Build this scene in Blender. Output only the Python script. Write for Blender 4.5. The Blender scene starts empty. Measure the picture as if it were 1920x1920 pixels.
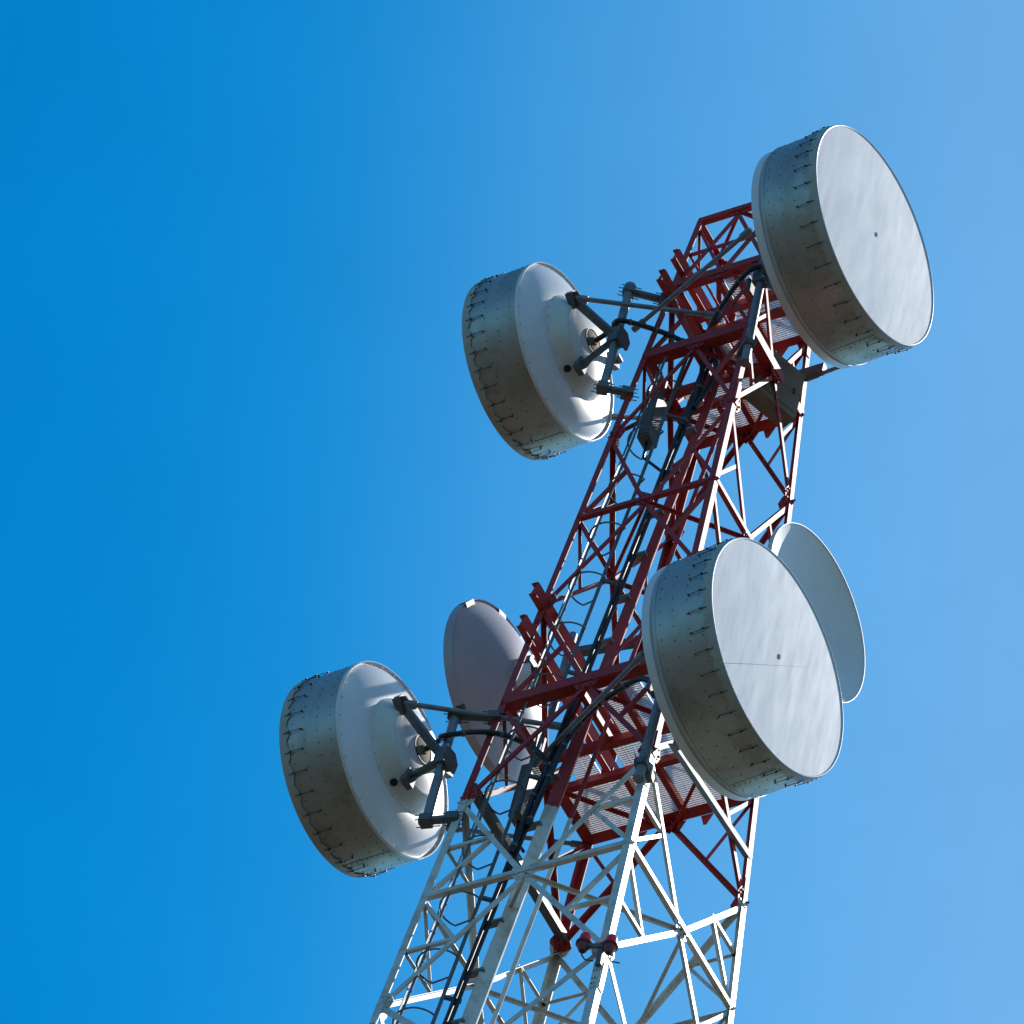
import bpy, math, random
from mathutils import Vector as V, Matrix

S = bpy.context.scene
C = S.collection
rnd = random.Random(7)
PI = math.pi

# ------------------------------------------------------------------ camera
cam_d = bpy.data.cameras.new('camera')
cam = bpy.data.objects.new('camera', cam_d)
C.objects.link(cam)
S.camera = cam
cr, cu, cf = V((0.8766, 0.4475, 0.1772)), V((0.2589, -0.7488, 0.6102)), V((-0.4057, 0.4890, 0.7722))
cf.normalize(); cr = (cr - cf * cr.dot(cf)).normalized(); cu = cr.cross(cf)
M = Matrix(((cr.x, cu.x, -cf.x), (cr.y, cu.y, -cf.y), (cr.z, cu.z, -cf.z))).to_4x4()
M.translation = V((36.054, -47.425, -65.808))
cam.matrix_world = M
cam_d.sensor_width = 36.0
cam_d.lens = 36.0 * 12000 / 1920
cam_d.clip_start = 1.0
cam_d.clip_end = 20000

# ------------------------------------------------------------------ sky and sun
SUN = V((0.20, 0.59, 0.79)).normalized()
el = math.asin(SUN.z); az = math.atan2(SUN.x, SUN.y)
W = bpy.data.worlds.new('World'); S.world = W; W.use_nodes = True
nt = W.node_tree; nt.nodes.clear()
N = nt.nodes.new; L = nt.links.new
wo = N('ShaderNodeOutputWorld'); bg = N('ShaderNodeBackground'); sky = N('ShaderNodeTexSky')
sky.sky_type = 'NISHITA'; sky.sun_disc = False
sky.sun_elevation = el; sky.sun_rotation = az
sky.altitude = 300; sky.air_density = 1.0; sky.dust_density = 0.3; sky.ozone_density = 3.0
# clear deep-blue sky that a thin veil pales towards the sun's side
tc = N('ShaderNodeTexCoord'); dot = N('ShaderNodeVectorMath'); dot.operation = 'DOT_PRODUCT'
veil = V((0.8766, 0.4475, 0.1772)) * 0.99 + V((0.2589, -0.7488, 0.6102)) * -0.07
dot.inputs[1].default_value = veil
L(tc.outputs['Generated'], dot.inputs[0])
ramp = N('ShaderNodeValToRGB'); mr = N('ShaderNodeMapRange')
mr.inputs['From Min'].default_value = -0.40; mr.inputs['From Max'].default_value = 0.40
L(dot.outputs['Value'], mr.inputs['Value']); L(mr.outputs['Result'], ramp.inputs['Fac'])
e = ramp.color_ramp.elements
stops = [(-0.40, (0.32, 0.61, 0.76)), (-0.12, (0.004, 0.535, 0.765)), (-0.075, (0.004, 0.54, 0.77)), (-0.030, (0.018, 0.60, 0.82)),
         (0.0, (0.17, 0.73, 0.875)), (0.045, (0.41, 0.90, 0.95)), (0.085, (0.58, 0.945, 0.945)), (0.40, (0.52, 0.76, 0.84))]
e[0].position = 0.0; e[0].color = (*stops[0][1], 1)
e[1].position = 1.0; e[1].color = (*stops[-1][1], 1)
for x, c in stops[1:-1]:
    q = e.new((x + 0.4) / 0.8); q.color = (*c, 1)
ramp.color_ramp.interpolation = 'B_SPLINE'
mix = N('ShaderNodeMixRGB'); mix.blend_type = 'MULTIPLY'; mix.inputs['Fac'].default_value = 1.0
L(sky.outputs['Color'], mix.inputs['Color1']); L(ramp.outputs['Color'], mix.inputs['Color2'])
hz = N('ShaderNodeTexNoise'); hz.inputs['Scale'].default_value = 22; hz.inputs['Detail'].default_value = 6; hz.inputs['Roughness'].default_value = 0.6
L(tc.outputs['Generated'], hz.inputs['Vector'])
hm_ = N('ShaderNodeMapRange'); hm_.inputs['From Min'].default_value = 0.3; hm_.inputs['From Max'].default_value = 0.7
hm_.inputs['To Min'].default_value = 0.965; hm_.inputs['To Max'].default_value = 1.035
L(hz.outputs['Fac'], hm_.inputs['Value'])
thin = N('ShaderNodeVectorMath'); thin.operation = 'SCALE'
L(mix.outputs['Color'], thin.inputs[0]); L(hm_.outputs['Result'], thin.inputs['Scale'])
L(thin.outputs['Vector'], bg.inputs['Color']); bg.inputs['Strength'].default_value = 0.14
L(bg.outputs['Background'], wo.inputs['Surface'])

sun_d = bpy.data.lights.new('sun', 'SUN'); sun_d.energy = 3.6; sun_d.angle = math.radians(0.5)
sun_d.color = (1.0, 0.96, 0.90)
sun = bpy.data.objects.new('sun', sun_d); C.objects.link(sun)
sun.rotation_euler = SUN.to_track_quat('Z', 'Y').to_euler()
sun.location = (0, 0, 60)
S.view_settings.view_transform = 'Standard'; S.view_settings.look = 'None'
S.view_settings.exposure = 0.7; S.view_settings.gamma = 1.0

# ------------------------------------------------------------------ materials
def new_mat(name):
    m = bpy.data.materials.new(name); m.use_nodes = True
    n = m.node_tree; b = n.nodes['Principled BSDF']
    return m, n, b

def weathered(name, base, dirt, amount=0.5, scale=3.0, rough=0.45, metal=0.0, stretch=(1, 1, 1), bump=0.0, spec=0.5, fine=0.15):
    m, n, b = new_mat(name)
    geo = n.nodes.new('ShaderNodeNewGeometry'); mp = n.nodes.new('ShaderNodeMapping')
    mp.inputs['Scale'].default_value = stretch
    n.links.new(geo.outputs['Position'], mp.inputs['Vector'])
    t = n.nodes.new('ShaderNodeTexNoise'); t.inputs['Scale'].default_value = scale; t.inputs['Detail'].default_value = 9; t.inputs['Roughness'].default_value = 0.62
    n.links.new(mp.outputs['Vector'], t.inputs['Vector'])
    r = n.nodes.new('ShaderNodeMapRange'); r.inputs['From Min'].default_value = 0.48; r.inputs['From Max'].default_value = 0.72; r.inputs['To Max'].default_value = amount
    n.links.new(t.outputs['Fac'], r.inputs['Value'])
    t2 = n.nodes.new('ShaderNodeTexNoise'); t2.inputs['Scale'].default_value = scale * 9; t2.inputs['Detail'].default_value = 5
    n.links.new(mp.outputs['Vector'], t2.inputs['Vector'])
    ad = n.nodes.new('ShaderNodeMath'); ad.operation = 'MULTIPLY_ADD'; ad.inputs[1].default_value = fine
    n.links.new(t2.outputs['Fac'], ad.inputs[0]); n.links.new(r.outputs['Result'], ad.inputs[2])
    mx = n.nodes.new('ShaderNodeMix'); mx.data_type = 'RGBA'
    mx.inputs['A'].default_value = (*base, 1); mx.inputs['B'].default_value = (*dirt, 1)
    n.links.new(ad.outputs['Value'], mx.inputs['Factor'])
    n.links.new(mx.outputs['Result'], b.inputs['Base Color'])
    b.inputs['Metallic'].default_value = metal
    b.inputs['Specular IOR Level'].default_value = spec
    rr = n.nodes.new('ShaderNodeMapRange'); rr.inputs['To Min'].default_value = rough - 0.08; rr.inputs['To Max'].default_value = rough + 0.12
    n.links.new(t.outputs['Fac'], rr.inputs['Value']); n.links.new(rr.outputs['Result'], b.inputs['Roughness'])
    if bump:
        bp = n.nodes.new('ShaderNodeBump'); bp.inputs['Strength'].default_value = bump; bp.inputs['Distance'].default_value = 0.02
        n.links.new(t2.outputs['Fac'], bp.inputs['Height']); n.links.new(bp.outputs['Normal'], b.inputs['Normal'])
    return m

def paint_mat():
    # aviation bands: white below the flange at z = 0, oxide red above it
    m, n, b = new_mat('aviation_paint')
    geo = n.nodes.new('ShaderNodeNewGeometry'); sep = n.nodes.new('ShaderNodeSeparateXYZ')
    n.links.new(geo.outputs['Position'], sep.inputs['Vector'])
    gt = n.nodes.new('ShaderNodeMath'); gt.operation = 'GREATER_THAN'; gt.inputs[1].default_value = -0.02
    jit = n.nodes.new('ShaderNodeTexNoise'); jit.inputs['Scale'].default_value = 14
    n.links.new(geo.outputs['Position'], jit.inputs['Vector'])
    ja = n.nodes.new('ShaderNodeMath'); ja.operation = 'MULTIPLY_ADD'; ja.inputs[1].default_value = 0.09
    n.links.new(jit.outputs['Fac'], ja.inputs[0]); n.links.new(sep.outputs['Z'], ja.inputs[2]); n.links.new(ja.outputs['Value'], gt.inputs[0])
    t = n.nodes.new('ShaderNodeTexNoise'); t.inputs['Scale'].default_value = 3.4; t.inputs['Detail'].default_value = 10; t.inputs['Roughness'].default_value = 0.65
    n.links.new(geo.outputs['Position'], t.inputs['Vector'])
    rg = n.nodes.new('ShaderNodeMapRange'); rg.inputs['From Min'].default_value = 0.47; rg.inputs['From Max'].default_value = 0.68
    n.links.new(t.outputs['Fac'], rg.inputs['Value'])
    def two(a, c):
        x = n.nodes.new('ShaderNodeMix'); x.data_type = 'RGBA'
        x.inputs['A'].default_value = (*a, 1); x.inputs['B'].default_value = (*c, 1)
        n.links.new(rg.outputs['Result'], x.inputs['Factor']); return x
    wmx = two((0.60, 0.595, 0.55), (0.40, 0.35, 0.26)); rmx = two((0.37, 0.022, 0.018), (0.23, 0.024, 0.018))
    x = n.nodes.new('ShaderNodeMix'); x.data_type = 'RGBA'
    n.links.new(gt.outputs['Value'], x.inputs['Factor']); n.links.new(wmx.outputs['Result'], x.inputs['A']); n.links.new(rmx.outputs['Result'], x.inputs['B'])
    n.links.new(x.outputs['Result'], b.inputs['Base Color'])
    rr = n.nodes.new('ShaderNodeMapRange'); rr.inputs['To Min'].default_value = 0.40; rr.inputs['To Max'].default_value = 0.56
    n.links.new(gt.outputs['Value'], rr.inputs['Value']); n.links.new(rr.outputs['Result'], b.inputs['Roughness'])
    b.inputs['Specular IOR Level'].default_value = 0.42
    return m

PAINT = paint_mat()
STEEL = weathered('galvanized_steel', (0.22, 0.235, 0.245), (0.12, 0.11, 0.10), 0.6, 6, 0.5, 0.35)
STEEL_D = weathered('dark_bracket_steel', (0.12, 0.125, 0.13), (0.08, 0.06, 0.05), 0.5, 7, 0.5, 0.2)
RUBBER = weathered('black_cable_jacket', (0.012, 0.012, 0.013), (0.03, 0.03, 0.03), 0.3, 8, 0.35)
SHROUD = weathered('shroud_aluminium', (0.41, 0.40, 0.36), (0.19, 0.17, 0.125), 0.6, 1.5, 0.42, 0.64, (1.1, 1.1, 0.35), 0.06)
REFL = weathered('reflector_white_enamel', (0.68, 0.69, 0.70), (0.54, 0.53, 0.48), 0.4, 2.0, 0.30, 0.0, (1, 1, 1), 0.0, 0.55)
CONE = weathered('hub_cone_enamel', (0.62, 0.61, 0.55), (0.48, 0.46, 0.38), 0.5, 3.0, 0.36)
RADOME = weathered('radome_fabric', (0.45, 0.485, 0.53), (0.36, 0.39, 0.435), 0.28, 1.5, 0.66, 0.0, (1.0, 3.6, 0.6), 0.03, 0.35, 0.10)
SKIRT = weathered('radome_skirt_fabric', (0.40, 0.40, 0.35), (0.27, 0.26, 0.20), 0.6, 4, 0.6)
BEAD = weathered('radome_edge_bead', (0.55, 0.57, 0.60), (0.45, 0.45, 0.43), 0.4, 5, 0.4)
BOLT = weathered('bolt_steel', (0.05, 0.05, 0.05), (0.10, 0.07, 0.05), 0.5, 20, 0.5, 0.4)
GRATE = weathered('galvanized_grating', (0.80, 0.81, 0.82), (0.62, 0.60, 0.56), 0.4, 5, 0.45, 0.0)
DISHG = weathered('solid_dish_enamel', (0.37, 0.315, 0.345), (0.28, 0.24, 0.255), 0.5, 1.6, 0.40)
DISHB = weathered('open_dish_enamel', (0.56, 0.585, 0.59), (0.46, 0.475, 0.47), 0.4, 1.6, 0.42)
CAB = weathered('cabinet_paint', (0.21, 0.175, 0.125), (0.11, 0.09, 0.06), 0.6, 3, 0.75, 0.0, (1, 1, 1), 0.0, 0.25)
LENS = weathered('red_beacon_lens', (0.85, 0.002, 0.03), (0.55, 0.004, 0.03), 0.4, 8, 0.15)
LBASE = weathered('beacon_base_paint', (0.17, 0.02, 0.02), (0.09, 0.03, 0.03), 0.5, 8, 0.5)
DARK = weathered('dark_port_interior', (0.01, 0.01, 0.01), (0.015, 0.015, 0.015), 0.3, 4, 0.8)

# ------------------------------------------------------------------ mesh builder
class MB:
    def __init__(s): s.v = []; s.f = []; s.m = []
    def add(s, vs, fs, mi=0):
        o = len(s.v); s.v += [V(v) for v in vs]
        for f in fs: s.f.append([i + o for i in f]); s.m.append(mi)
    def box(s, c, ax, half, mi=0):
        c = V(c); a, b, d = [V(x).normalized() * h for x, h in zip(ax, half)]
        vs = [c + a * i + b * j + d * k for i in (-1, 1) for j in (-1, 1) for k in (-1, 1)]
        fs = [(0, 1, 3, 2), (4, 6, 7, 5), (0, 4, 5, 1), (2, 3, 7, 6), (0, 2, 6, 4), (1, 5, 7, 3)]
        if a.cross(b).dot(d) < 0: fs = [f[::-1] for f in fs]
        s.add(vs, fs, mi)
    def bar(s, p, q, n, w, t, mi=0):
        # flat bar from p to q, wide side facing n
        p, q = V(p), V(q); u = (q - p); ln = u.length; u.normalize()
        n = V(n); n = (n - u * n.dot(u)).normalized(); b = n.cross(u)
        s.box((p + q) / 2, (u, b, n), (ln / 2, w / 2, t / 2), mi)
    def angle(s, p, q, n, side, w, t, w2=None, mi=0):
        # L profile: one flange lies in the plane facing n and runs from the corner line towards side; the other goes inwards (-n)
        p, q = V(p), V(q); u = (q - p).normalized()
        n = V(n); n = (n - u * n.dot(u)).normalized()
        b = n.cross(u)
        if b.dot(V(side)) < 0: b = -b
        w2 = w2 or w
        prof = [(0, 0), (w, 0), (w, -t), (t, -t), (t, -w2), (0, -w2)]
        vs = [p + b * x + n * y for x, y in prof] + [q + b * x + n * y for x, y in prof]
        k = len(prof); fs = [(i, (i + 1) % k, k + (i + 1) % k, k + i) for i in range(k)]
        fs += [(0, 3, 2, 1), (0, 5, 4, 3), (k, k + 1, k + 2, k + 3), (k, k + 3, k + 4, k + 5)]
        if b.cross(n).dot(u) < 0: fs = [f[::-1] for f in fs]
        s.add(vs, [f[::-1] for f in fs], mi)
    def tube(s, pts, r, seg=10, mi=0, cap=True):
        pts = [V(p) for p in pts]; vs = []; fs = []
        up = V((0.13, 0.29, 0.95))
        for i, p in enumerate(pts):
            u = (pts[min(i + 1, len(pts) - 1)] - pts[max(i - 1, 0)]).normalized()
            a = u.cross(up)
            if a.length < 1e-3: a = u.cross(V((1, 0, 0)))
            a.normalize(); b = u.cross(a)
            for k in range(seg):
                th = 2 * PI * k / seg; vs.append(p + (a * math.cos(th) + b * math.sin(th)) * r)
        for i in range(len(pts) - 1):
            for k in range(seg):
                k2 = (k + 1) % seg; fs.append((i * seg + k, i * seg + k2, (i + 1) * seg + k2, (i + 1) * seg + k))
        if cap: fs.append(tuple(range(seg))[::-1]); fs.append(tuple(range((len(pts) - 1) * seg, len(pts) * seg)))
        s.add(vs, fs, mi)
    def lathe(s, prof, fr, seg=128, mi=0):
        # prof: (depth behind the front, radius); closed surface of revolution about the antenna axis
        vs = []; rings = []
        for d, r in prof:
            if r < 1e-6: rings.append([len(vs)]); vs.append(fr.at(d, 0, 0))
            else:
                rings.append(list(range(len(vs), len(vs) + seg)))
                vs += [fr.at(d, r, 2 * PI * k / seg) for k in range(seg)]
        fs = []
        for A, B in zip(rings, rings[1:]):
            for k in range(seg):
                k2 = (k + 1) % seg
                if len(A) == 1: fs.append((A[0], B[k2], B[k]))
                elif len(B) == 1: fs.append((A[k], A[k2], B[0]))
                else: fs.append((A[k], A[k2], B[k2], B[k]))
        s.add(vs, fs, mi)
    def poly(s, pts, n, t, mi=0):
        pts = [V(p) for p in pts]; n = V(n).normalized(); k = len(pts)
        vs = [p + n * t / 2 for p in pts] + [p - n * t / 2 for p in pts]
        fs = [tuple(range(k)), tuple(range(k, 2 * k))[::-1]] + [(i, k + i, k + (i + 1) % k, (i + 1) % k) for i in range(k)]
        s.add(vs, fs, mi)
    def build(s, name, mats, parent=None, origin=None, smooth=True, fix=True):
        me = bpy.data.meshes.new(name)
        o = V(origin) if origin is not None else (parent_origin(parent) if parent else V((0, 0, 0)))
        me.from_pydata([tuple(v - o) for v in s.v], [], s.f)
        for m in (mats if isinstance(mats, (list, tuple)) else [mats]): me.materials.append(m)
        me.polygons.foreach_set('material_index', s.m)
        if smooth:
            me.polygons.foreach_set('use_smooth', [True] * len(s.f))
        me.update()
        if smooth: me.set_sharp_from_angle(angle=math.radians(32))
        ob = bpy.data.objects.new(name, me); C.objects.link(ob)
        if parent: ob.parent = parent
        else: ob.location = o
        return ob

def parent_origin(p):
    o = V((0, 0, 0))
    while p: o += p.location; p = p.parent
    return o

def tag(o, label=None, cat=None, group=None, kind=None):
    if label: o['label'] = label
    if cat: o['category'] = cat
    if group: o['group'] = group
    if kind: o['kind'] = kind
    return o

def thing(name, loc, label, cat, group=None):
    o = bpy.data.objects.new(name, None); C.objects.link(o)
    o.location = loc; o.empty_display_size = 0.2
    return tag(o, label, cat, group)

# ------------------------------------------------------------------ ground
GZ = -67.5
def ground():
    g = MB(); n = 48; R = 9000
    vs = [(0, 0, GZ)]; rr = [30, 80, 200, 500, 1500, R]
    for r in rr:
        for k in range(n):
            a = 2 * PI * k / n; vs.append((r * math.cos(a), r * math.sin(a), GZ))
    fs = [(0, 1 + k, 1 + (k + 1) % n) for k in range(n)]
    for i in range(len(rr) - 1):
        for k in range(n):
            a = 1 + i * n; fs.append((a + k, a + n + k, a + n + (k + 1) % n, a + (k + 1) % n))
    g.add(vs, fs)
    m = weathered('dry_hill_ground', (0.042, 0.035, 0.022), (0.022, 0.023, 0.012), 1.0, 0.03, 0.9)
    tag(g.build('ground', m, smooth=False), kind='structure')
ground()

# ------------------------------------------------------------------ tower
K = 0.0531
AY = 0.994
def hw(z): return 1.5 - K * z
COR = {'A': (-1, -1), 'D': (1, -1), 'E': (1, 1), 'F': (-1, 1)}
FACES = {'AD': ('A', 'D', V((0, -1, 0))), 'DE': ('D', 'E', V((1, 0, 0))), 'EF': ('E', 'F', V((0, 1, 0))), 'FA': ('F', 'A', V((-1, 0, 0)))}
def corner(c, z): return V((COR[c][0] * hw(z), COR[c][1] * hw(z) * AY, z))
LV = dict(L0=-4.42, L1=-2.2, L2=0.0, P1=2.12, L4=4.54, L5=6.6, L6=8.78, P2=10.73, L8=12.68, T=14.5)
ORDER = ['L0', 'L1', 'L2', 'P1', 'L4', 'L5', 'L6', 'P2', 'L8', 'T']
HORIZ = {'L1', 'P1', 'L5', 'P2', 'L8', 'T'}

tower = thing('lattice_tower', (0, 0, GZ), 'tall square lattice telecom tower painted white below and dark red above', 'tower')

def fin(fn, off):       # point pushed along the face's outward normal (faces lean slightly)
    return V(fn) * off

# legs: one long angle each
for c in 'ADEF':
    sx, sy = COR[c]
    mb = MB()
    segs = [GZ, -30, -12, -4.42, 0, 4.54, 8.78, 12.68, 14.56]
    for a, b in zip(segs, segs[1:]):
        w = 0.125 if a < -4 else (0.12 if a < 4 else 0.108)
        if b < -10: w = 0.25
        mb.angle(corner(c, a), corner(c, b), (0, sy, 0), (-sx, 0, 0), w, 0.016)
    # splice plates with bolt rows where the angles join
    for z in (-5.05, 0.12, 4.30, 8.95, 12.45):
        p, q = corner(c, z - 0.27), corner(c, z + 0.27)
        mb.bar(p + V((-sx * 0.075, sy * 0.006, 0)), q + V((-sx * 0.075, sy * 0.006, 0)), (0, sy, 0), 0.095, 0.012)
        mb.bar(p + V((sx * 0.006, -sy * 0.075, 0)), q + V((sx * 0.006, -sy * 0.075, 0)), (sx, 0, 0), 0.095, 0.012)
        for i in range(4):
            r = p.lerp(q, (i + 0.5 + rnd.uniform(-.1, .1)) / 4)
            for d in (0.055, 0.095):
                mb.box(r + V((-sx * d, sy * 0.014, 0)), ((1, 0, 0), (0, 1, 0), (0, 0, 1)), (0.008, 0.008, 0.008), 1)
    mb.build('leg', [PAINT, BOLT], tower, smooth=False)

def mid(face, z):
    a, b, n = FACES[face]; return (corner(a, z) + corner(b, z)) / 2

brace_n = 0
def brace(name, p, q, n, w, off, side=(0, 0, 1), t=0.009):
    mb = MB(); n = V(n)
    mb.angle(V(p) - n * off, V(q) - n * off, n, side, w, t)
    return mb.build(name, PAINT, tower, smooth=False)

def gusset(p, n, pts, off=0.0):
    n = V(n); h = V((0, 0, 1)).cross(n)
    mb = MB(); mb.poly([V(p) + h * x + V((0, 0, z)) - n * off for x, z in pts], n, 0.012)
    for x, z in pts:
        mb.box(V(p) + h * x * 0.62 + V((0, 0, z * 0.62)) - n * (off - 0.014), (h, (0, 0, 1), n), (0.013, 0.013, 0.010))
    return mb.build('gusset_plate', PAINT, tower, smooth=False)

HEX = [(-0.20, -0.02), (-0.13, -0.13), (0.13, -0.13), (0.20, -0.02), (0.14, 0.13), (-0.14, 0.13)]
for fc, (a, b, n) in FACES.items():
    for i, lv in enumerate(ORDER):
        z = LV[lv]
        if lv in HORIZ:
            w = 0.185 if lv in ('P1', 'P2') else 0.15 if lv == 'L8' else (0.10 if lv == 'T' else 0.078)
            zf = z + 0.004 * list(FACES).index(fc)
            pa, pb = corner(a, zf), corner(b, zf)
            brace('horizontal_beam', pa + (pb - pa).normalized() * 0.02, pb - (pb - pa).normalized() * 0.02, n, w, -0.006, (0, 0, 1), 0.010)
            s = 1.0 if z < 3 else 0.8
            gusset(mid(fc, z), n, [(x * s, y * s) for x, y in HEX], 0.018)
        if lv not in HORIZ or lv == 'L8':
            for cc, sg in ((a, 1), (b, -1)):
                d = (corner(b, z) - corner(a, z)).normalized() * sg
                hh = V((0, 0, 1)).cross(n); sgn = 1 if hh.dot(d) > 0 else -1
                gusset(corner(cc, z) + d * 0.13, n, [(x * sgn, y) for x, y in ((-0.10, -0.22), (0.06, -0.16), (0.12, 0), (0.06, 0.16), (-0.10, 0.22))], 0.020)
    for lo, hi in zip(ORDER, ORDER[1:]):
        zl, zh = LV[lo], LV[hi]
        if lo in HORIZ and hi not in HORIZ or (lo == 'P2'):
            zm, zc = zl, zh            # mid node below, corner node above
        else:
            zm, zc = zh, zl
        w = 0.080 if zh < 3 else 0.068
        m = mid(fc, zm)
        for cc, sg in ((a, 1), (b, -1)):
            k = corner(cc, zc)
            brace('brace', m, k, n, w, 0.026, (0, 0, -1))
            hm = k.lerp(m, 0.5)
            leg_mid = corner(cc, hm.z)
            if zh <= 0.01:
                brace('strut', hm, leg_mid, n, 0.055, 0.040, (0, 0, 1), 0.007)
            if lo != 'L8':
                brace('strut', hm, corner(cc, zm), n, 0.055, 0.042, (0, 0, 1), 0.007)
# top panel: extra cross bracing
for fc, (a, b, n) in FACES.items():
    for cc in (a, b):
        brace('strut', corner(cc, 14.42), mid(fc, 12.72), n, 0.05, 0.045, (0, 0, 1), 0.007)
    za = 13.62
    brace('strut', corner(a, za), corner(b, za), n, 0.045, 0.05, (0, 0, 1), 0.007)
# plan bracing at the top and at the flange
for z in (14.47, 10.60, 6.56, 1.98, -2.24):
    ms = [mid(f, z) for f in ('AD', 'DE', 'EF', 'FA')]
    for i in range(4):
        brace('plan_brace', ms[i], ms[(i + 1) % 4], (0, 0, 1), 0.055, 0.02, (1, 0.3, 0), 0.007)


# hidden lower part of the mast, down to the ground (below the picture)
low = MB(); z = -4.42
while z > GZ + 2:
    z2 = max(GZ, z - hw(z) * 1.9); zm = (z + z2) / 2
    for fc, (a, b, n) in FACES.items():
        low.bar(corner(a, zm), corner(b, zm), n, 0.1, 0.02)
        for cc in (a, b):
            low.bar(mid(fc, zm) - n * 0.03, corner(cc, z) - n * 0.03, n, 0.09, 0.02)
            low.bar(mid(fc, zm) - n * 0.05, corner(cc, z2) - n * 0.05, n, 0.09, 0.02)
    z = z2
low.build('lower_bracing', PAINT, tower, smooth=False)

# heavy channel beams along the left side that carry the big dishes
for z, ext, xo in ((4.45, 0.34, 0.02), (3.70, 0.32, 0.02), (13.15, 0.30, 0.05), (12.42, 0.42, 0.05)):
    p, q = corner('A', z), corner('F', z)
    u = (q - p).normalized(); mb = MB()
    p2 = p - u * ext + V((-0.10, 0, 0)) * 0.2; q2 = q + u * 0.2
    c = (p2 + q2) / 2 + V((xo + 0.06, 0, 0)); ln = (q2 - p2).length / 2
    mb.box(c + V((0.03, 0, 0)), (u, (0.34, 0, 0.94), (0.94, 0, -0.34)), (ln, 0.112, 0.007))
    mb.box(c + V((-0.002, 0, 0.121)), (u, (0, 0, 1), (1, 0, 0)), (ln, 0.006, 0.050))
    mb.box(c + V((-0.002, 0, -0.121)), (u, (0, 0, 1), (1, 0, 0)), (ln, 0.006, 0.050))
    mb.build('channel_beam', PAINT, tower, smooth=False)
# short step bracket on the front right leg
mb = MB(); p = corner('D', 4.62)
mb.box(p + V((0.17, 0, 0)), ((1, 0, 0), (0, 1, 0), (0, 0, 1)), (0.16, 0.03, 0.045))
mb.box(p + V((0.33, 0.13, 0)), ((1, 0, 0), (0, 1, 0), (0, 0, 1)), (0.03, 0.16, 0.045))
mb.build('step_bracket', PAINT, tower, smooth=False)

# platforms
def platform(z, lbl, hole, skip_left):
    h = hw(z) - 0.06; zt = z + 0.09
    mb = MB()
    ub = [0.41, 0.62]; ys = [-h + 2 * h * t for t in ub]
    ax = ((1, 0, 0), (0, 1, 0), (0, 0, 1))
    mb.box((0, ys[0], z + 0.02), ax, (h, 0.055, 0.07))
    root = mb.build('platform', PAINT, tower, smooth=False)
    tag(root, lbl)
    mb = MB(); mb.box((0, ys[1], z + 0.015), ax, (h - 0.02, 0.05, 0.065)); mb.build('joist', PAINT, root, smooth=False)
    for sfr in (0.40, 0.60):
        x = -h + 2 * h * sfr
        mb = MB(); mb.box((x, (ys[1] + h) / 2 + 0.03, z + 0.022), ax, (0.045, (h - ys[1]) / 2 - 0.05, 0.055)); mb.build('joist', PAINT, root, smooth=False)
        mb = MB(); mb.box((x + 0.1, (ys[0] - h) / 2 - 0.02, z + 0.022), ax, (0.045, (h + ys[0]) / 2 - 0.05, 0.055)); mb.build('joist', PAINT, root, smooth=False)
    # grating panels of separate bearing bars
    panels = [(-h, -h + 0.79 * h, ys[1] + 0.06, h), (-0.19 * h, 0.19 * h, ys[1] + 0.06, h), (0.22 * h, h, ys[1] + 0.06, h),
              (-0.18 * h, h, ys[0] + 0.07, ys[1] - 0.06), (0.0, 0.52 * h, -h, ys[0] - 0.07), (0.55 * h, h, -h, ys[0] - 0.07), (-0.75 * h, -0.45 * h, ys[0] + 0.08, ys[1] - 0.06)]
    for x0, x1, y0, y1 in panels:
        mb = MB(); n = int((y1 - y0) / 0.036)
        for i in range(n + 1):
            y = y0 + (y1 - y0) * i / max(n, 1)
            mb.box(((x0 + x1) / 2, y, zt), ax, ((x1 - x0) / 2 - 0.008, 0.0070, 0.014))
        k = max(2, int((x1 - x0) / 0.14))
        for i in range(k + 1):
            x = x0 + 0.012 + (x1 - x0 - 0.024) * i / k
            mb.box((x, (y0 + y1) / 2, zt + 0.012), ax, (0.005, (y1 - y0) / 2, 0.005))
        mb.build('grating', GRATE, root, smooth=False)
    # pointed toe brackets under the far edge
    for sx in (-0.35, 0.12, 0.45):
        mb = MB(); x = sx * h
        mb.poly([(x - 0.10, h + 0.02, z - 0.06), (x + 0.10, h + 0.02, z - 0.06), (x + 0.02, h + 0.02, z - 0.27), (x - 0.03, h + 0.02, z - 0.27)], (0, 1, 0), 0.012)
        mb.build('toe_bracket', PAINT, root, smooth=False)
platform(2.12, 'lower work platform with open steel grating', True, True)
platform(10.73, 'upper work platform with open steel grating', True, True)
platform(12.68, 'small top platform with open steel grating', True, True)

# ------------------------------------------------------------------ ladder, tray, feeders
def ytray(z, y0): return y0 + 0.053 * (z + 2.2)
lad = thing('caged_ladder', (0, 0, -8), 'grey climbing ladder with safety cage hoops inside the left side of the tower', 'ladder')
ZB, ZT = -7.4, 11.2
def st1(z): return V((-0.77 + 0.04 * z, ytray(z, -1.30), z))
def st2(z): return st1(z) + V((-0.25, 0.27, 0))
def cagec(z): return V((-1.03 + 0.052 * z, ytray(z, -1.22), z))
for f, wd in ((st1, 0.085), (st2, 0.07)):
    mb = MB(); mb.bar(f(ZB), f(ZT), (0.7, 0.7, 0), wd * 0.75, 0.05); mb.build('stile', STEEL_D, lad, smooth=False)
z = ZB + 0.2
mbr = MB()
while z < ZT:
    mb = MB(); mb.tube([st1(z), st2(z)], 0.013, 8); mb.build('rung', STEEL, lad); z += 0.30
R0 = 0.33
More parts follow.
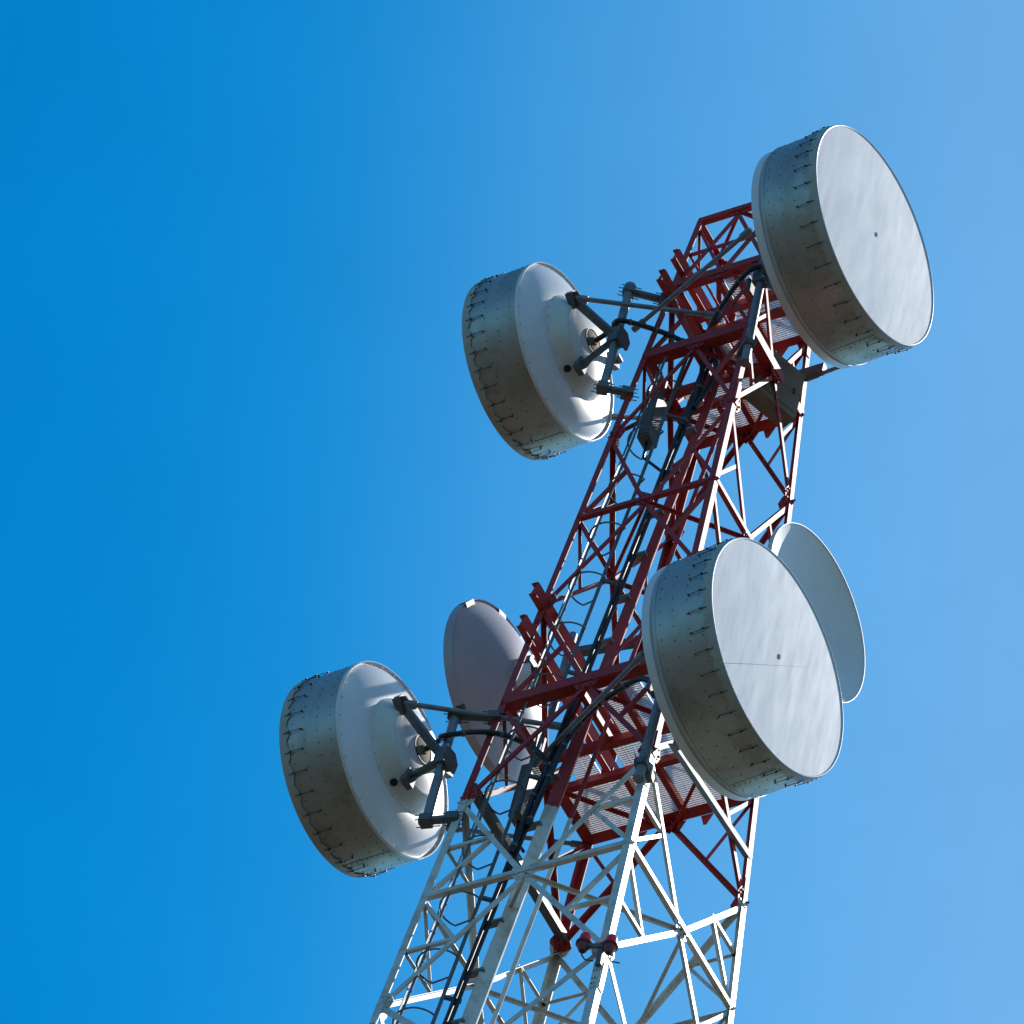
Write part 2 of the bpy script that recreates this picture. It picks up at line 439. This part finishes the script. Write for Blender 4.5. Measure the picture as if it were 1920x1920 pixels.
for ang in (200, 262, 320, 140):
    a = math.radians(ang); mb = MB()
    mb.bar(cagec(ZB) + V((math.cos(a), math.sin(a), 0)) * R0, cagec(ZT) + V((math.cos(a), math.sin(a), 0)) * R0, (math.cos(a), math.sin(a), 0), 0.05, 0.010)
    if ang in (200, 262): mb.build('cage_strip', STEEL_D, lad, smooth=False)
z = ZB + 0.35; i = 0
while z < ZT:
    c = cagec(z); pts = [st1(z)]
    for k in range(25):
        a = math.radians(335 - k * 8.2); pts.append(c + V((math.cos(a) * R0, math.sin(a) * R0, 0)))
    pts.append(st2(z))
    mb = MB(); mb.tube(pts, 0.014, 6); mb.build('cage_hoop', STEEL_D, lad); z += 1.22
for z in (-6.2, -4.2, -2.1, 0.6, 3.0, 5.2, 7.4, 9.4):
    mb = MB(); mb.bar(st1(z), st1(z) + V((0.20, 0.16, 0)), (0, 0, 1), 0.05, 0.05); mb.build('ladder_bracket', STEEL_D, lad, smooth=False)

tray = thing('cable_tray', (0, 0, -8), 'wide vertical cable tray channel painted white and red inside the tower', 'cable tray')
def tr(z): return V((-0.345 + 0.05 * z, ytray(z, -1.06), z))
mb = MB()
u = (tr(11.5) - tr(-7.6)).normalized()
ctr = (tr(11.5) + tr(-7.6)) / 2; ln = (tr(11.5) - tr(-7.6)).length / 2
ta, tb = V((0.82, 0.57, 0)), V((0.57, -0.82, 0))
zz = [-7.6, -3.0, 0.0, 4.0, 8.0, 11.5]
for a, b in zip(zz, zz[1:]):
    sa, sb_ = [1.0 - 0.028 * (q + 7.6) for q in (a, b)]
    for off, nn, wd in ((tb * 0.095, tb, 0.215), (ta * 0.105, ta, 0.175), (ta * -0.105, ta, 0.175)):
        k = (sa + sb_) / 2
        mb.bar(tr(a) + off * sa, tr(b) + off * sb_, nn, wd * k, 0.012)
mb.build('tray_channel', PAINT, tray, smooth=False)
for dx, dy, w in ((-0.34, -0.02, 0.07), (0.20, 0.22, 0.06)):
    mb = MB(); mb.bar(tr(-7.6) + V((dx, dy, 0)), tr(11.3) + V((dx, dy, 0)), (0.5, -0.86, 0), w, 0.02); mb.build('tray_rail', PAINT, tray, smooth=False)
for z in [-6.8 + 1.05 * i for i in range(18)]:
    mb = MB(); mb.box(tr(z) + V((-0.12, -0.10, 0)), ((1, 0, 0), (0, 1, 0), (0, 0, 1)), (0.15, 0.055, 0.022)); mb.build('cable_clamp', STEEL, tray, smooth=False)

for i, (dx, dy, r) in enumerate(((-0.165, -0.145, 0.030), (-0.228, -0.150, 0.030), (-0.198, -0.205, 0.026))):
    mb = MB(); pts = []
    z = -7.6
    while z <= 10.9:
        pts.append(tr(z) + V((dx + 0.012 * z * 0.3 + rnd.uniform(-.004, .004), dy, 0))); z += 0.45
    mb.tube(pts, r, 10)
    tag(mb.build('feeder_cable', RUBBER, origin=(0, 0, -8)), 'black feeder cable running down the left edge of the cable tray', 'cable', 'feeder cables on the cable tray')

# dark bar across the left side of the tower at the flange
mb = MB(); mb.bar((-1.40, -1.46, 0.25), (-1.40, 1.50, 0.20), (0, 0, 1), 0.13, 0.13); mb.build('cross_bar', STEEL_D, tower, smooth=False)

# ------------------------------------------------------------------ antennas
class Frame:
    def __init__(s, front, azim, facing):
        s.c = V(front); s.f = V((math.cos(azim), math.sin(azim), 0)) * facing
        s.z = V((0, 0, 1)); s.t = s.z.cross(s.f)
    def at(s, d, r, th): return s.c - s.f * d + (s.t * math.cos(th) + s.z * math.sin(th)) * r
    def th(s, y, z):     # polar angle for an offset given as world (y, z)
        return math.atan2(z, y * (1 if s.t.y > 0 else -1))

def flat_stud(mb, fr, d, r, th, sz, hgt=0.010, mi=0):
    p = fr.at(d, r, th); n = (fr.at(d, r + 1, th) - p).normalized()
    mb.box(p + n * hgt * 0.3, (n, fr.f, n.cross(fr.f)), (hgt, sz, sz), mi)

def sag(k, n): return 0.5 - 0.5 * math.cos(2 * PI * k / n)

def drum(name, label, front, R, azim, facing, Ld=0.93, step_rim=False, hooks=32, phase=0.0, seam=False):
    fr = Frame(front, azim, facing)
    root = thing(name, fr.at(Ld + 0.47, 0, 0), label, 'antenna', 'drum antennas on the tower')
    # shroud
    mb = MB()
    mb.lathe([(0.004, R - 0.012), (0.004, R), (0.30, R), (0.62, R), (Ld - 0.03, R), (Ld - 0.03, R + 0.006), (Ld, R + 0.006), (Ld, R - 0.012)], fr, 160)
    for row, (d, n, ph) in enumerate(((0.40, 48, 0.0), (0.62, 48, 0.5), (Ld - 0.10, 48, 0.25), (0.20, 32, 0.3))):
        for k in range(n):
            flat_stud(mb, fr, d + rnd.uniform(-.006, .006), R, 2 * PI * (k + ph + rnd.uniform(-.12, .12)) / n, 0.0062, 0.006, 1)
    # overlapped sheet seams with rivets
    for a in (fr.th(-0.72, 0.69), fr.th(0.4, -0.9), fr.th(0.9, 0.45)):
        mb.bar(fr.at(0.12, R + 0.002, a), fr.at(Ld - 0.05, R + 0.002, a), fr.at(0, 1, a) - fr.at(0, 0, a), 0.07, 0.006)
        for k in range(9): flat_stud(mb, fr, 0.16 + k * (Ld - 0.24) / 8, R + 0.005, a + 0.012, 0.006, 0.005, 1)
    mb.build('shroud', [SHROUD, BOLT], root)
    # radome: stretched fabric face with a bead, seam lacing and a small centre patch
    mb = MB()
    mb.lathe([(0.0 - 0.022 * (1 - (i / 10) ** 2), max(R * i / 10, 0.0)) for i in range(11)], fr, 128)
    rad = mb.build('radome', RADOME, root)
    mb = MB()
    tor = [(0.002 + 0.014 * math.cos(a), R - 0.004 + 0.014 * math.sin(a)) for a in [2 * PI * i / 8 for i in range(9)]]
    mb.lathe(tor, fr, 160); mb.build('edge_bead', BEAD, rad)
    mb = MB(); pc = fr.at(-0.0250, 0.0, 0)
    mb = MB(); q = [(-0.026, 0.032), (0.016, 0.045), (0.030, -0.032), (-0.015, -0.048)]
    mb.poly([pc + fr.f * 0.003 + fr.t * x + fr.z * y for x, y in q], fr.f, 0.003); mb.build('patch_hole', DARK, rad)
    if step_rim and seam:
        mb = MB(); pts = []; sd = (fr.t * 0.69 + fr.z * 0.73)
        for i in range(31):
            x = -0.985 + 1.97 * i / 30
            pts.append(fr.at(-0.0225 * (1 - x * x) - 0.0005, 0, 0) + sd * x * R * 0.975 - fr.z * (0.19 - 0.02 * x))
        mb.tube(pts, 0.0020, 6); mb.build('fabric_seam', RADOME, rad)
    # skirt of the radome, scalloped between the tension hooks
    mb = MB(); seg = hooks * 10; vs = []; fs = []
    for k in range(seg):
        th = 2 * PI * (k / seg) + phase
        loc = sag(k, 10); dpt = 0.165 - 0.05 * loc + 0.008 * math.sin(k * 1.7)
        for d, r in ((0.004, R + 0.0135), (dpt, R + 0.016 + 0.006 * loc), (dpt, R + 0.010), (0.006, R + 0.005)): vs.append(fr.at(d, r, th))
    for k in range(seg):
        k2 = (k + 1) % seg
        for j in range(3): fs.append((k * 4 + j, k2 * 4 + j, k2 * 4 + j + 1, k * 4 + j + 1))
    mb.add(vs, fs); mb.build('radome_skirt', SKIRT, root)
    # tension hooks
    for k in range(hooks):
        th = 2 * PI * k / hooks + phase
        mb = MB()
        mb.tube([fr.at(0.075, R + 0.024, th), fr.at(0.16, R + 0.030, th), fr.at(0.36 + rnd.uniform(-.03, .03), R + 0.020, th + rnd.uniform(-.008, .008))], 0.0055, 6)
        p = fr.at(0.165, R + 0.034, th); n = (fr.at(0, R + 1, th) - fr.at(0, R, th)).normalized()
        mb.box(p, (fr.f, n, fr.f.cross(n)), (0.018, 0.010, 0.011))
        p = fr.at(0.36, R + 0.016, th); mb.box(p, (fr.f, n, fr.f.cross(n)), (0.010, 0.018, 0.008))
        mb.build('tension_hook', BOLT, root)
    # reflector with its rim lip
    D0 = Ld
    if step_rim:
        rim = [(D0, R - 0.012), (D0, 0.962 * R), (D0 + 0.075, 0.962 * R), (D0 + 0.075, 0.990 * R), (D0 + 0.20, 0.990 * R), (D0 + 0.205, 0.972 * R), (D0 + 0.13, 0.968 * R)]
        base = 0.13
    else:
        rim = [(D0, R - 0.012), (D0, R + 0.004), (D0 + 0.050, R + 0.004), (D0 + 0.054, R - 0.008), (D0 + 0.050, R - 0.014), (D0 + 0.020, R - 0.018)]
        base = 0.02
    for i in range(13):
        q = i / 12; rr = 0.965 * R - (0.965 - 0.58) * R * q
        rim.append((D0 + base + (0.21 - base * 0.0 - (base if not step_rim else 0.10)) * (1 - (1 - q) ** 1.8) + (0.0 if not step_rim else 0.0), rr))
    mb = MB(); mb.lathe(rim, fr, 160)
    for k in range(28):
        th = 2 * PI * (k + .4) / 28; p = fr.at(D0 + (0.20 if step_rim else 0.05), 0.968 * R if not step_rim else 0.98 * R, th)
        mb.box(p, (fr.f, fr.t, fr.z), (0.004, 0.007, 0.007), 1)
    mb.build('reflector', [REFL, BOLT], root)
    dend = rim[-1][0]
    # back cone and flat hub plate
    mb = MB()
    mb.lathe([(dend - 0.004, 0.592 * R), (dend + 0.006, 0.590 * R), (dend + 0.022, 0.568 * R), (dend + 0.060, 0.545 * R), (D0 + 0.42, 0.470 * R), (D0 + 0.445, 0.460 * R), (D0 + 0.458, 0.445 * R), (D0 + 0.465, 0.425 * R)], fr, 128)
    for k in range(24):
        th = 2 * PI * k / 24; flat_stud(mb, fr, dend + 0.012, 0.583 * R, th, 0.005, 0.005, 1)
    hub = mb.build('hub_cone', [CONE, BOLT], root)
    th = fr.th(-0.14, -0.72); mb = MB()
    p0 = fr.at(D0 + 0.31, 0.543 * R, th); rad_ = (fr.at(0, 1, th) - fr.at(0, 0, th)).normalized()
    nn = (rad_ * 0.92 - fr.f * 0.38).normalized(); tt = rad_.cross(fr.f).normalized(); bb = nn.cross(tt)
    mb.poly([p0 + nn * 0.012 + (tt * math.cos(a) + bb * math.sin(a)) * 0.058 for a in [2 * PI * i / 20 for i in range(20)]], nn, 0.01)
    mb.build('drain_port', DARK, hub)
    mb = MB()
    mb.lathe([(D0 + 0.464, 0.428 * R), (D0 + 0.472, 0.40 * R), (D0 + 0.500, 0.32 * R), (D0 + 0.525, 0.20 * R), (D0 + 0.532, 0.135 * R), (D0 + 0.532, 0.0)], fr, 96)
    mb.build('hub_plate', REFL, root)
    mb = MB()
    mb.lathe([(D0 + 0.527, 0.150 * R), (D0 + 0.545, 0.150 * R), (D0 + 0.545, 0.140 * R), (D0 + 0.538, 0.138 * R)], fr, 48, 1)
    mb.lathe([(D0 + 0.533, 0.138 * R), (D0 + 0.542, 0.12 * R), (D0 + 0.545, 0.05 * R), (D0 + 0.58, 0.045 * R), (D0 + 0.58, 0.0)], fr, 48, 0)
    mb.build('feed_flange', [CAB, BOLT], root)
    return root, fr

def cyl_clamp(mb, p, u, n, mi=0):
    # clamp jaw with protruding threaded rods
    u = V(u).normalized(); n = V(n); n = (n - u * n.dot(u)).normalized(); b = u.cross(n)
    mb.box(p, (u, n, b), (0.065, 0.085, 0.09), mi)
    for i in (-1, 1):
        for j in (-1, 1):
            mb.tube([V(p) + b * 0.070 * i + u * 0.045 * j - n * rnd.uniform(.13, .17), V(p) + b * 0.070 * i + u * 0.045 * j + n * rnd.uniform(.14, .20)], 0.009, 6, mi)

def mount(root, fr, R, Ld, pole_b, pole_t, legc, arms, ends, pole_mid=0.5):
    pb, pt = V(pole_b), V(pole_t); u = (pt - pb).normalized()
    mb = MB(); mb.tube([pb, pt], 0.068, 20)
    mb.tube([pb - u * 0.01, pb + u * 0.05], 0.082, 20); mb.tube([pt - u * 0.10, pt + u * 0.01], 0.088, 20)
    mb.build('mount_pole', STEEL, root)
    for fz in arms:
        p = pb.lerp(pt, fz); lg = corner(legc, p.z)
        d = (lg - p); d.z = 0; ln = d.length; d.normalize()
        mb = MB(); mb.tube([p - d * 0.10, lg + d * 0.10], 0.062, 16)
        cyl_clamp(mb, p, u, d); cyl_clamp(mb, lg, V((0, 0, 1)), d)
        mb.build('mount_arm', STEEL_D, root)
    pm = pb.lerp(pt, pole_mid)
    mb = MB()
    ax = -fr.f
    mb.box(pm, (u, ax, u.cross(ax)), (0.17, 0.095, 0.10))
    side = u.cross(ax)
    mb.poly([pm + ax * 0.16 + u * x + side * y for x, y in ((0.02, -0.19), (-0.18, -0.21), (-0.30, -0.05), (-0.28, 0.11), (-0.08, 0.13), (0.05, 0.02))], ax, 0.04)
    mb.build('pole_clamp', STEEL_D, root)
    for (y, z, w) in ends:
        th = fr.th(y, z); r = math.hypot(y, z)
        p = fr.at(Ld + 0.50, r, th)
        mb = MB(); q = pm + (p - pm) * 0.06
        dirn = (p - q).normalized(); n = dirn.cross(fr.f).normalized()
        mb.bar(p, q, n.cross(dirn) * 0.55 + n * 0.84, w, 0.055)
        p2 = fr.at(Ld + 0.44, r + 0.10, th)
        rad_ = (fr.at(0, 1, th) - fr.at(0, 0, th)).normalized()
        mb.box(fr.at(Ld + 0.47, r + 0.02, th), (rad_, fr.f, rad_.cross(fr.f)), (0.13, 0.05, 0.10))
        mb.poly([fr.at(Ld + 0.42, r + 0.16, th), fr.at(Ld + 0.60, r + 0.12, th), fr.at(Ld + 0.66, r - 0.10, th), fr.at(Ld + 0.47, r - 0.04, th)], rad_.cross(fr.f), 0.03)
        mb.build('bracket_arm', STEEL_D, root, smooth=False)

def strut(root, p, q, r=0.038, mat=None):
    p, q = V(p), V(q); u = (q - p).normalized()
    mb = MB(); mb.tube([p, q], r, 12)
    mb.tube([p + u * 0.02, p + u * 0.20], r * 1.55, 12); mb.tube([q - u * 0.22, q], r * 1.5, 12)
    mb.build('stay_strut', mat or STEEL, root)

def cable(pts, r, label, name='waveguide_cable'):
    pts = [V(p) for p in pts]; out = []
    for i in range(len(pts) - 1):
        p0, p1, p2, p3 = pts[max(i - 1, 0)], pts[i], pts[i + 1], pts[min(i + 2, len(pts) - 1)]
        for k in range(8):
            t = k / 8
            out.append(0.5 * ((2 * p1) + (p2 - p0) * t + (2 * p0 - 5 * p1 + 4 * p2 - p3) * t * t + (3 * p1 - p0 - 3 * p2 + p3) * t ** 3))
    out.append(pts[-1]); mb = MB(); mb.tube(out, r, 10)
    for i in range(5, len(out) - 2, 7):
        mb.tube([out[i].lerp(out[i + 1], 0.2), out[i].lerp(out[i + 1], 0.7)], r * 1.22, 10, 1)
    tag(mb.build(name, [RUBBER, STEEL_D], origin=tuple(pts[0])), label, 'cable', 'black waveguide cables from the antennas')

RD = math.radians
Ld = 0.93
# upper left drum (seen from behind)
azi = RD(-2.7); fl = V((math.cos(azi), math.sin(azi), 0))
R = 1.434; c = V((-2.371, -1.0, 11.474)) - fl * Ld
UL, frUL = drum('drum_antenna', 'white-backed drum antenna facing left high on the tower, the upper of the two left drums', c, R, azi, -1, phase=0.05)
mount(UL, frUL, R, Ld, (-1.28, -1.18, 9.78), (-1.30, -1.18, 12.46), 'A', (0.02, 0.95), [(-0.62, 0.29, 0.145), (-0.05, -0.64, 0.10), (0.6, 0.3, 0.12)])
a0 = frUL.at(Ld + 0.52, 0.72, frUL.th(-0.64, 0.30))
strut(UL, a0, a0 + V((1.95, 1.05, 0.0)))
strut(UL, frUL.at(Ld + 0.02, R + 0.03, frUL.th(1.0, 0.10)), corner('F', 11.45), 0.034)
# lower left drum
R2 = 1.448; c = V((-2.992, -1.4, 1.49)) - fl * Ld
LLd, frLL = drum('drum_antenna', 'white-backed drum antenna facing left beside the white legs, lower of the two left drums', c, R2, azi, -1, hooks=30, phase=0.02)
mount(LLd, frLL, R2, Ld, (-1.90, -1.60, -0.50), (-1.92, -1.60, 1.90), 'A', (0.02, 0.97), [(-0.62, 0.29, 0.145), (-0.05, -0.64, 0.10), (0.6, 0.3, 0.12)], 0.58)
a0 = frLL.at(Ld + 0.52, 0.72, frLL.th(-0.64, 0.30))
strut(LLd, a0, a0 + V((1.95, 1.15, 0.05)))
strut(LLd, frLL.at(Ld + 0.02, R2 + 0.03, frLL.th(1.0, 0.10)), corner('F', 2.15), 0.034)
# upper right drum
az2 = RD(-4.2); R3 = 1.75
TRd, frTR = drum('drum_antenna', 'grey drum antenna facing right at the very top of the tower, the highest one', (2.919, -1.1, 11.914), R3, az2, 1, step_rim=True, hooks=34, phase=0.03)
mount(TRd, frTR, R3, Ld, (1.10, -1.06, 9.55), (0.98, -1.06, 12.6), 'D', (0.15, 0.92), [(-0.74, 0.30, 0.19), (-0.05, -0.76, 0.13), (0.6, 0.3, 0.15)], 0.72)
strut(TRd, (1.19, -1.85, 11.89), (-1.22, -0.92, 11.63), 0.036)
strut(TRd, frTR.at(Ld + 0.02, R3 - 0.05, frTR.th(1.0, -0.35)), corner('E', 11.72), 0.032)
mb = MB(); p = corner('E', 11.70); mb.box(p + V((0.12, -0.1, 0)), ((1, 0, 0.0), (0, 1, 0), (0, 0, 1)), (0.22, 0.05, 0.10)); mb.build('strut_clamp', STEEL_D, TRd, smooth=False)
# lower right drum
az3 = RD(-4.9); R4 = 1.72
RLd, frRL = drum('drum_antenna', 'large grey drum antenna facing right beside the lower platform, overlapping another dish', (3.21, -1.5, 1.23), R4, az3, 1, step_rim=True, hooks=36, phase=0.06, seam=True)
mount(RLd, frRL, R4, Ld, (1.57, -1.72, -0.99), (1.60, -1.72, 2.0), 'D', (0.10, 0.85), [(-0.74, 0.30, 0.19), (-0.05, -0.76, 0.13), (0.6, 0.3, 0.15)], 0.72)
strut(RLd, (1.50, -2.20, 1.18), (-0.93, -0.85, 1.23), 0.036)
mb = MB(); mb.angle((1.76, -1.40, 0.04), corner('E', 0.85), (0.9, -0.1, -0.2), (0, 0, 1), 0.085, 0.012); mb.build('stay_angle', STEEL, RLd, smooth=False)

# solid dish on the right, seen from its open front
def solid_dish(name, label, rim, R, azim, facing, depth, collar, mat, lip):
    fr = Frame(rim, azim, facing)
    root = thing(name, fr.at(depth + 0.3, 0, 0), label, 'antenna', 'open dish antennas on the tower')
    prof = []
    n = 22
    for i in range(n + 1):
        q = i / n; prof.append((lip + depth * (1 - q * q), R * q))
    prof += [(0.0, R), (0.0, R + 0.010), (lip + 0.06, R + 0.010), (lip + 0.065, R + 0.006), (lip + 0.06, R + 0.002), (lip + 0.025, R - 0.005)]
    for i in range(n, -1, -1):
        q = i / n * 0.99; prof.append((lip + depth * (1 - q * q) + 0.02, R * q))
    mb = MB(); mb.lathe(prof, fr, 144); mb.build('reflector', mat, root)
    mb = MB(); dc = lip + depth
    mb.lathe([(dc * 0.9, collar * R), (dc + 0.24, collar * R), (dc + 0.24, collar * R - 0.05), (dc * 0.9, collar * R - 0.05)], fr, 72)
    mb.build('back_ring', REFL, root)
    return root, fr

SE, frSE = solid_dish('dish_antenna', 'open solid dish facing right, half hidden behind the large lower right drum', (1.947, 1.0, 5.70), 1.36, RD(-3.6), 1, 0.42, 0.30, DISHB, 0.02)
pS = frSE.at(0.82, 0, 0)
mb = MB(); mb.tube([pS + V((0, 0.1, -0.9)), pS + V((0, 0.1, 0.9))], 0.06, 16); mb.build('mount_pole', STEEL, SE)
mb = MB(); mb.tube([pS + V((0, 0.1, 0.0)), corner('E', pS.z)], 0.05, 12); cyl_clamp(mb, corner('E', pS.z), (0, 0, 1), (1, 0, 0)); mb.build('mount_arm', STEEL_D, SE)

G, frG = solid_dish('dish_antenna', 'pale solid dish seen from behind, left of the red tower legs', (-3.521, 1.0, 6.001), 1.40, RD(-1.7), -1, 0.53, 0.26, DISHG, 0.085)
for k, a in enumerate((1.25, 1.75, 2.2, 3.6, 5.2, 0.5)):  # dark blocks standing in for the shadows across the sunlit rim lip
    mb = MB(); p = frG.at(0.10, 1.385, a); rv = (frG.at(0, 1, a) - frG.at(0, 0, a)).normalized()
    mb.box(p + rv * -0.02, (frG.f, rv, rv.cross(frG.f)), (0.055, 0.045, 0.10 + 0.05 * (k % 2))); mb.build('rim_shadow', BOLT, G, smooth=False)
pG = V((-2.32, 1.0, 6.0))
mb = MB(); mb.tube([pG + V((0, 0, -1.0)), pG + V((0, 0, 0.9))], 0.065, 16); mb.build('mount_pole', STEEL, G)
for dz in (0.45, -0.55):
    mb = MB(); p = pG + V((0, 0, dz)); q = corner('F', p.z); mb.bar(p, q, (0, 0, 1), 0.12, 0.12); cyl_clamp(mb, q, (0, 0, 1), (1, 0, 0)); mb.build('mount_arm', STEEL_D, G, smooth=False)
mb = MB(); mb.box(frG.at(0.82, 0, 0), ((1, 0, 0), (0, 1, 0), (0, 0, 1)), (0.05, 0.40, 0.06)); mb.box(frG.at(0.86, 0, 0), ((1, 0, 0), (0, 1, 0), (0, 0, 1)), (0.22, 0.09, 0.16)); mb.build('ring_bracket', STEEL_D, G, smooth=False)
for a in (0.6, 2.2, 3.8, 5.4):
    mb = MB(); p = frG.at(0.66, 0.20, a); q = frG.at(0.82, 0.33, a); mb.bar(p, q, frG.f, 0.12, 0.012); mb.build('ring_gusset', REFL, G, smooth=False)

# waveguide cables
hUL = frUL.at(Ld + 0.58, 0, 0); hLL = frLL.at(Ld + 0.58, 0, 0); hTR = frTR.at(Ld + 0.58, 0, 0); hRL = frRL.at(Ld + 0.58, 0, 0)
cable([hUL, hUL + V((0.30, -0.07, 0.05)), V((-1.22, -1.32, 11.35)), V((-0.85, -1.05, 11.35)), V((-0.45, -0.80, 11.2)), V((-0.1, -0.6, 10.9)), tr(9.9) + V((-0.1, -0.2, 0)), tr(9.0) + V((-0.16, -0.2, 0))], 0.042,
      'black waveguide from the upper left drum into the tower')
cable([hLL, hLL + V((0.25, -0.05, 0.05)), V((-1.86, -1.74, 1.22)), V((-1.35, -1.45, 1.42)), V((-0.85, -1.2, 1.25)), V((-0.52, -1.1, 0.8)), tr(0.0) + V((-0.20, -0.22, 0)), tr(-1.2) + V((-0.20, -0.22, 0))], 0.042,
      'black waveguide arching from the lower left drum into the tower')
cable([hTR, hTR + V((-0.25, -0.1, 0.02)), V((0.9, -1.25, 11.75)), V((0.45, -1.05, 11.45)), V((0.1, -0.8, 11.0)), tr(10.3) + V((0.1, -0.22, 0)), tr(9.4) + V((-0.05, -0.20, 0))], 0.042,
      'black waveguide from the highest right drum into the tower')
cable([hRL, hRL + V((-0.3, -0.1, 0.05)), V((1.05, -1.55, 1.55)), V((0.4, -1.35, 1.6)), V((0.0, -1.2, 1.5)), V((-0.25, -1.15, 1.1)), tr(0.4) + V((-0.08, -0.2, 0)), tr(-0.6) + V((-0.12, -0.2, 0))], 0.042,
      'black waveguide from the large lower right drum across the lower platform')

# equipment cabinet on the right face, boxes by the ladder
cab = thing('equipment_cabinet', (0.80, 0.27, 10.2), 'brown metal equipment cabinet on the upper platform beside the right legs', 'cabinet')
cn = V((0.93, -0.37, 0)); ct = V((0.37, 0.93, 0)); cc0 = V((0.78, 0.27, 10.76)); UZ = V((0, 0, 1))
mb = MB(); mb.box(cc0, (cn, ct, UZ), (0.15, 0.37, 0.55)); mb.build('case', CAB, cab, smooth=False)
mb = MB(); mb.box(cc0 + cn * 0.156 + UZ * 0.03, (cn, ct, UZ), (0.006, 0.30, 0.46)); dr = mb.build('door', CAB, cab, smooth=False)
mb = MB(); mb.box(cc0 + cn * 0.172 + ct * 0.23, (cn, ct, UZ), (0.012, 0.012, 0.06)); mb.build('handle', BOLT, dr, smooth=False)
for (x, y, z, lb) in ((-0.70, -0.55, 9.55, 'dark narrow junction box under the upper platform beside the ladder'), (-1.00, -0.75, 0.70, 'dark narrow junction box under the lower platform beside the ladder')):
    bx = thing('junction_box', (x, y, z - 0.6), lb, 'box', 'junction boxes beside the ladder')
    mb = MB(); mb.box((x, y, z), ((1, 0, 0), (0, 1, 0), (0, 0, 1)), (0.10, 0.14, 0.55)); mb.build('case', STEEL_D, bx, smooth=False)
    mb = MB(); mb.box((x, y - 0.147, z), ((1, 0, 0), (0, 1, 0), (0, 0, 1)), (0.085, 0.006, 0.50)); mb.build('cover', STEEL_D, bx, smooth=False)
    zt_ = 10.66 if z > 5 else 2.06
    for yy in (-0.09, 0.09):
        mb = MB(); mb.bar((x, y + yy, z + 0.5), (x, y + yy, zt_), (1, 0, 0), 0.04, 0.02); mb.build('hanger', STEEL_D, bx, smooth=False)
    mb = MB(); mb.tube([(x, y, z - 0.55), (x + 0.05, y - 0.05, z - 1.0), tr(z - 1.6) + V((-0.2, 0, 0))], 0.025, 8); mb.build('conduit', RUBBER, bx)

# obstruction lights on the front right leg
def beacon(p, label):
    p = V(p); r = thing('obstruction_light', p, label, 'warning light', 'red obstruction lights')
    fr = Frame(p, 0, 1); fr.f = V((0, 0, -1)); fr.t = V((1, 0, 0)); fr.z = V((0, 1, 0))
    mb = MB(); mb.lathe([(0.0, 0.0), (0.0, 0.045), (0.04, 0.065), (0.11, 0.085), (0.13, 0.11), (0.155, 0.11), (0.155, 0.0)], fr, 28); mb.build('lamp_base', LBASE, r)
    mb = MB(); mb.lathe([(0.155, 0.080), (0.26, 0.080), (0.31, 0.068), (0.34, 0.040), (0.35, 0.0)], fr, 28); mb.build('lens', LENS, r)
    mb = MB(); mb.tube([p + V((0, 0, 0.02)), p + V((0.01, 0, -0.08)), p + V((0.06, 0.02, -0.16)), p + V((0.16, 0.08, -0.16))], 0.011, 6); mb.build('lead', RUBBER, r)
    return r
beacon((1.47, -1.86, -4.62), 'red obstruction light on the left end of its bracket, in front of the white leg')
beacon((1.88, -1.84, -4.78), 'red obstruction light on the right end of its bracket, right of the white leg')
lb = thing('light_bracket', (1.7, -1.8, -4.7), 'dark bracket bar on the white front leg between the two red lights', 'bracket')
mb = MB(); mb.bar((1.46, -1.86, -4.50), (1.90, -1.84, -4.66), (0, -1, 0), 0.055, 0.045); mb.build('bar', STEEL_D, lb, smooth=False)
mb = MB(); mb.bar((1.74, -1.83, -4.52), (1.74, -1.80, -4.92), (0, -1, 0), 0.08, 0.05); mb.build('stem', STEEL_D, lb, smooth=False)
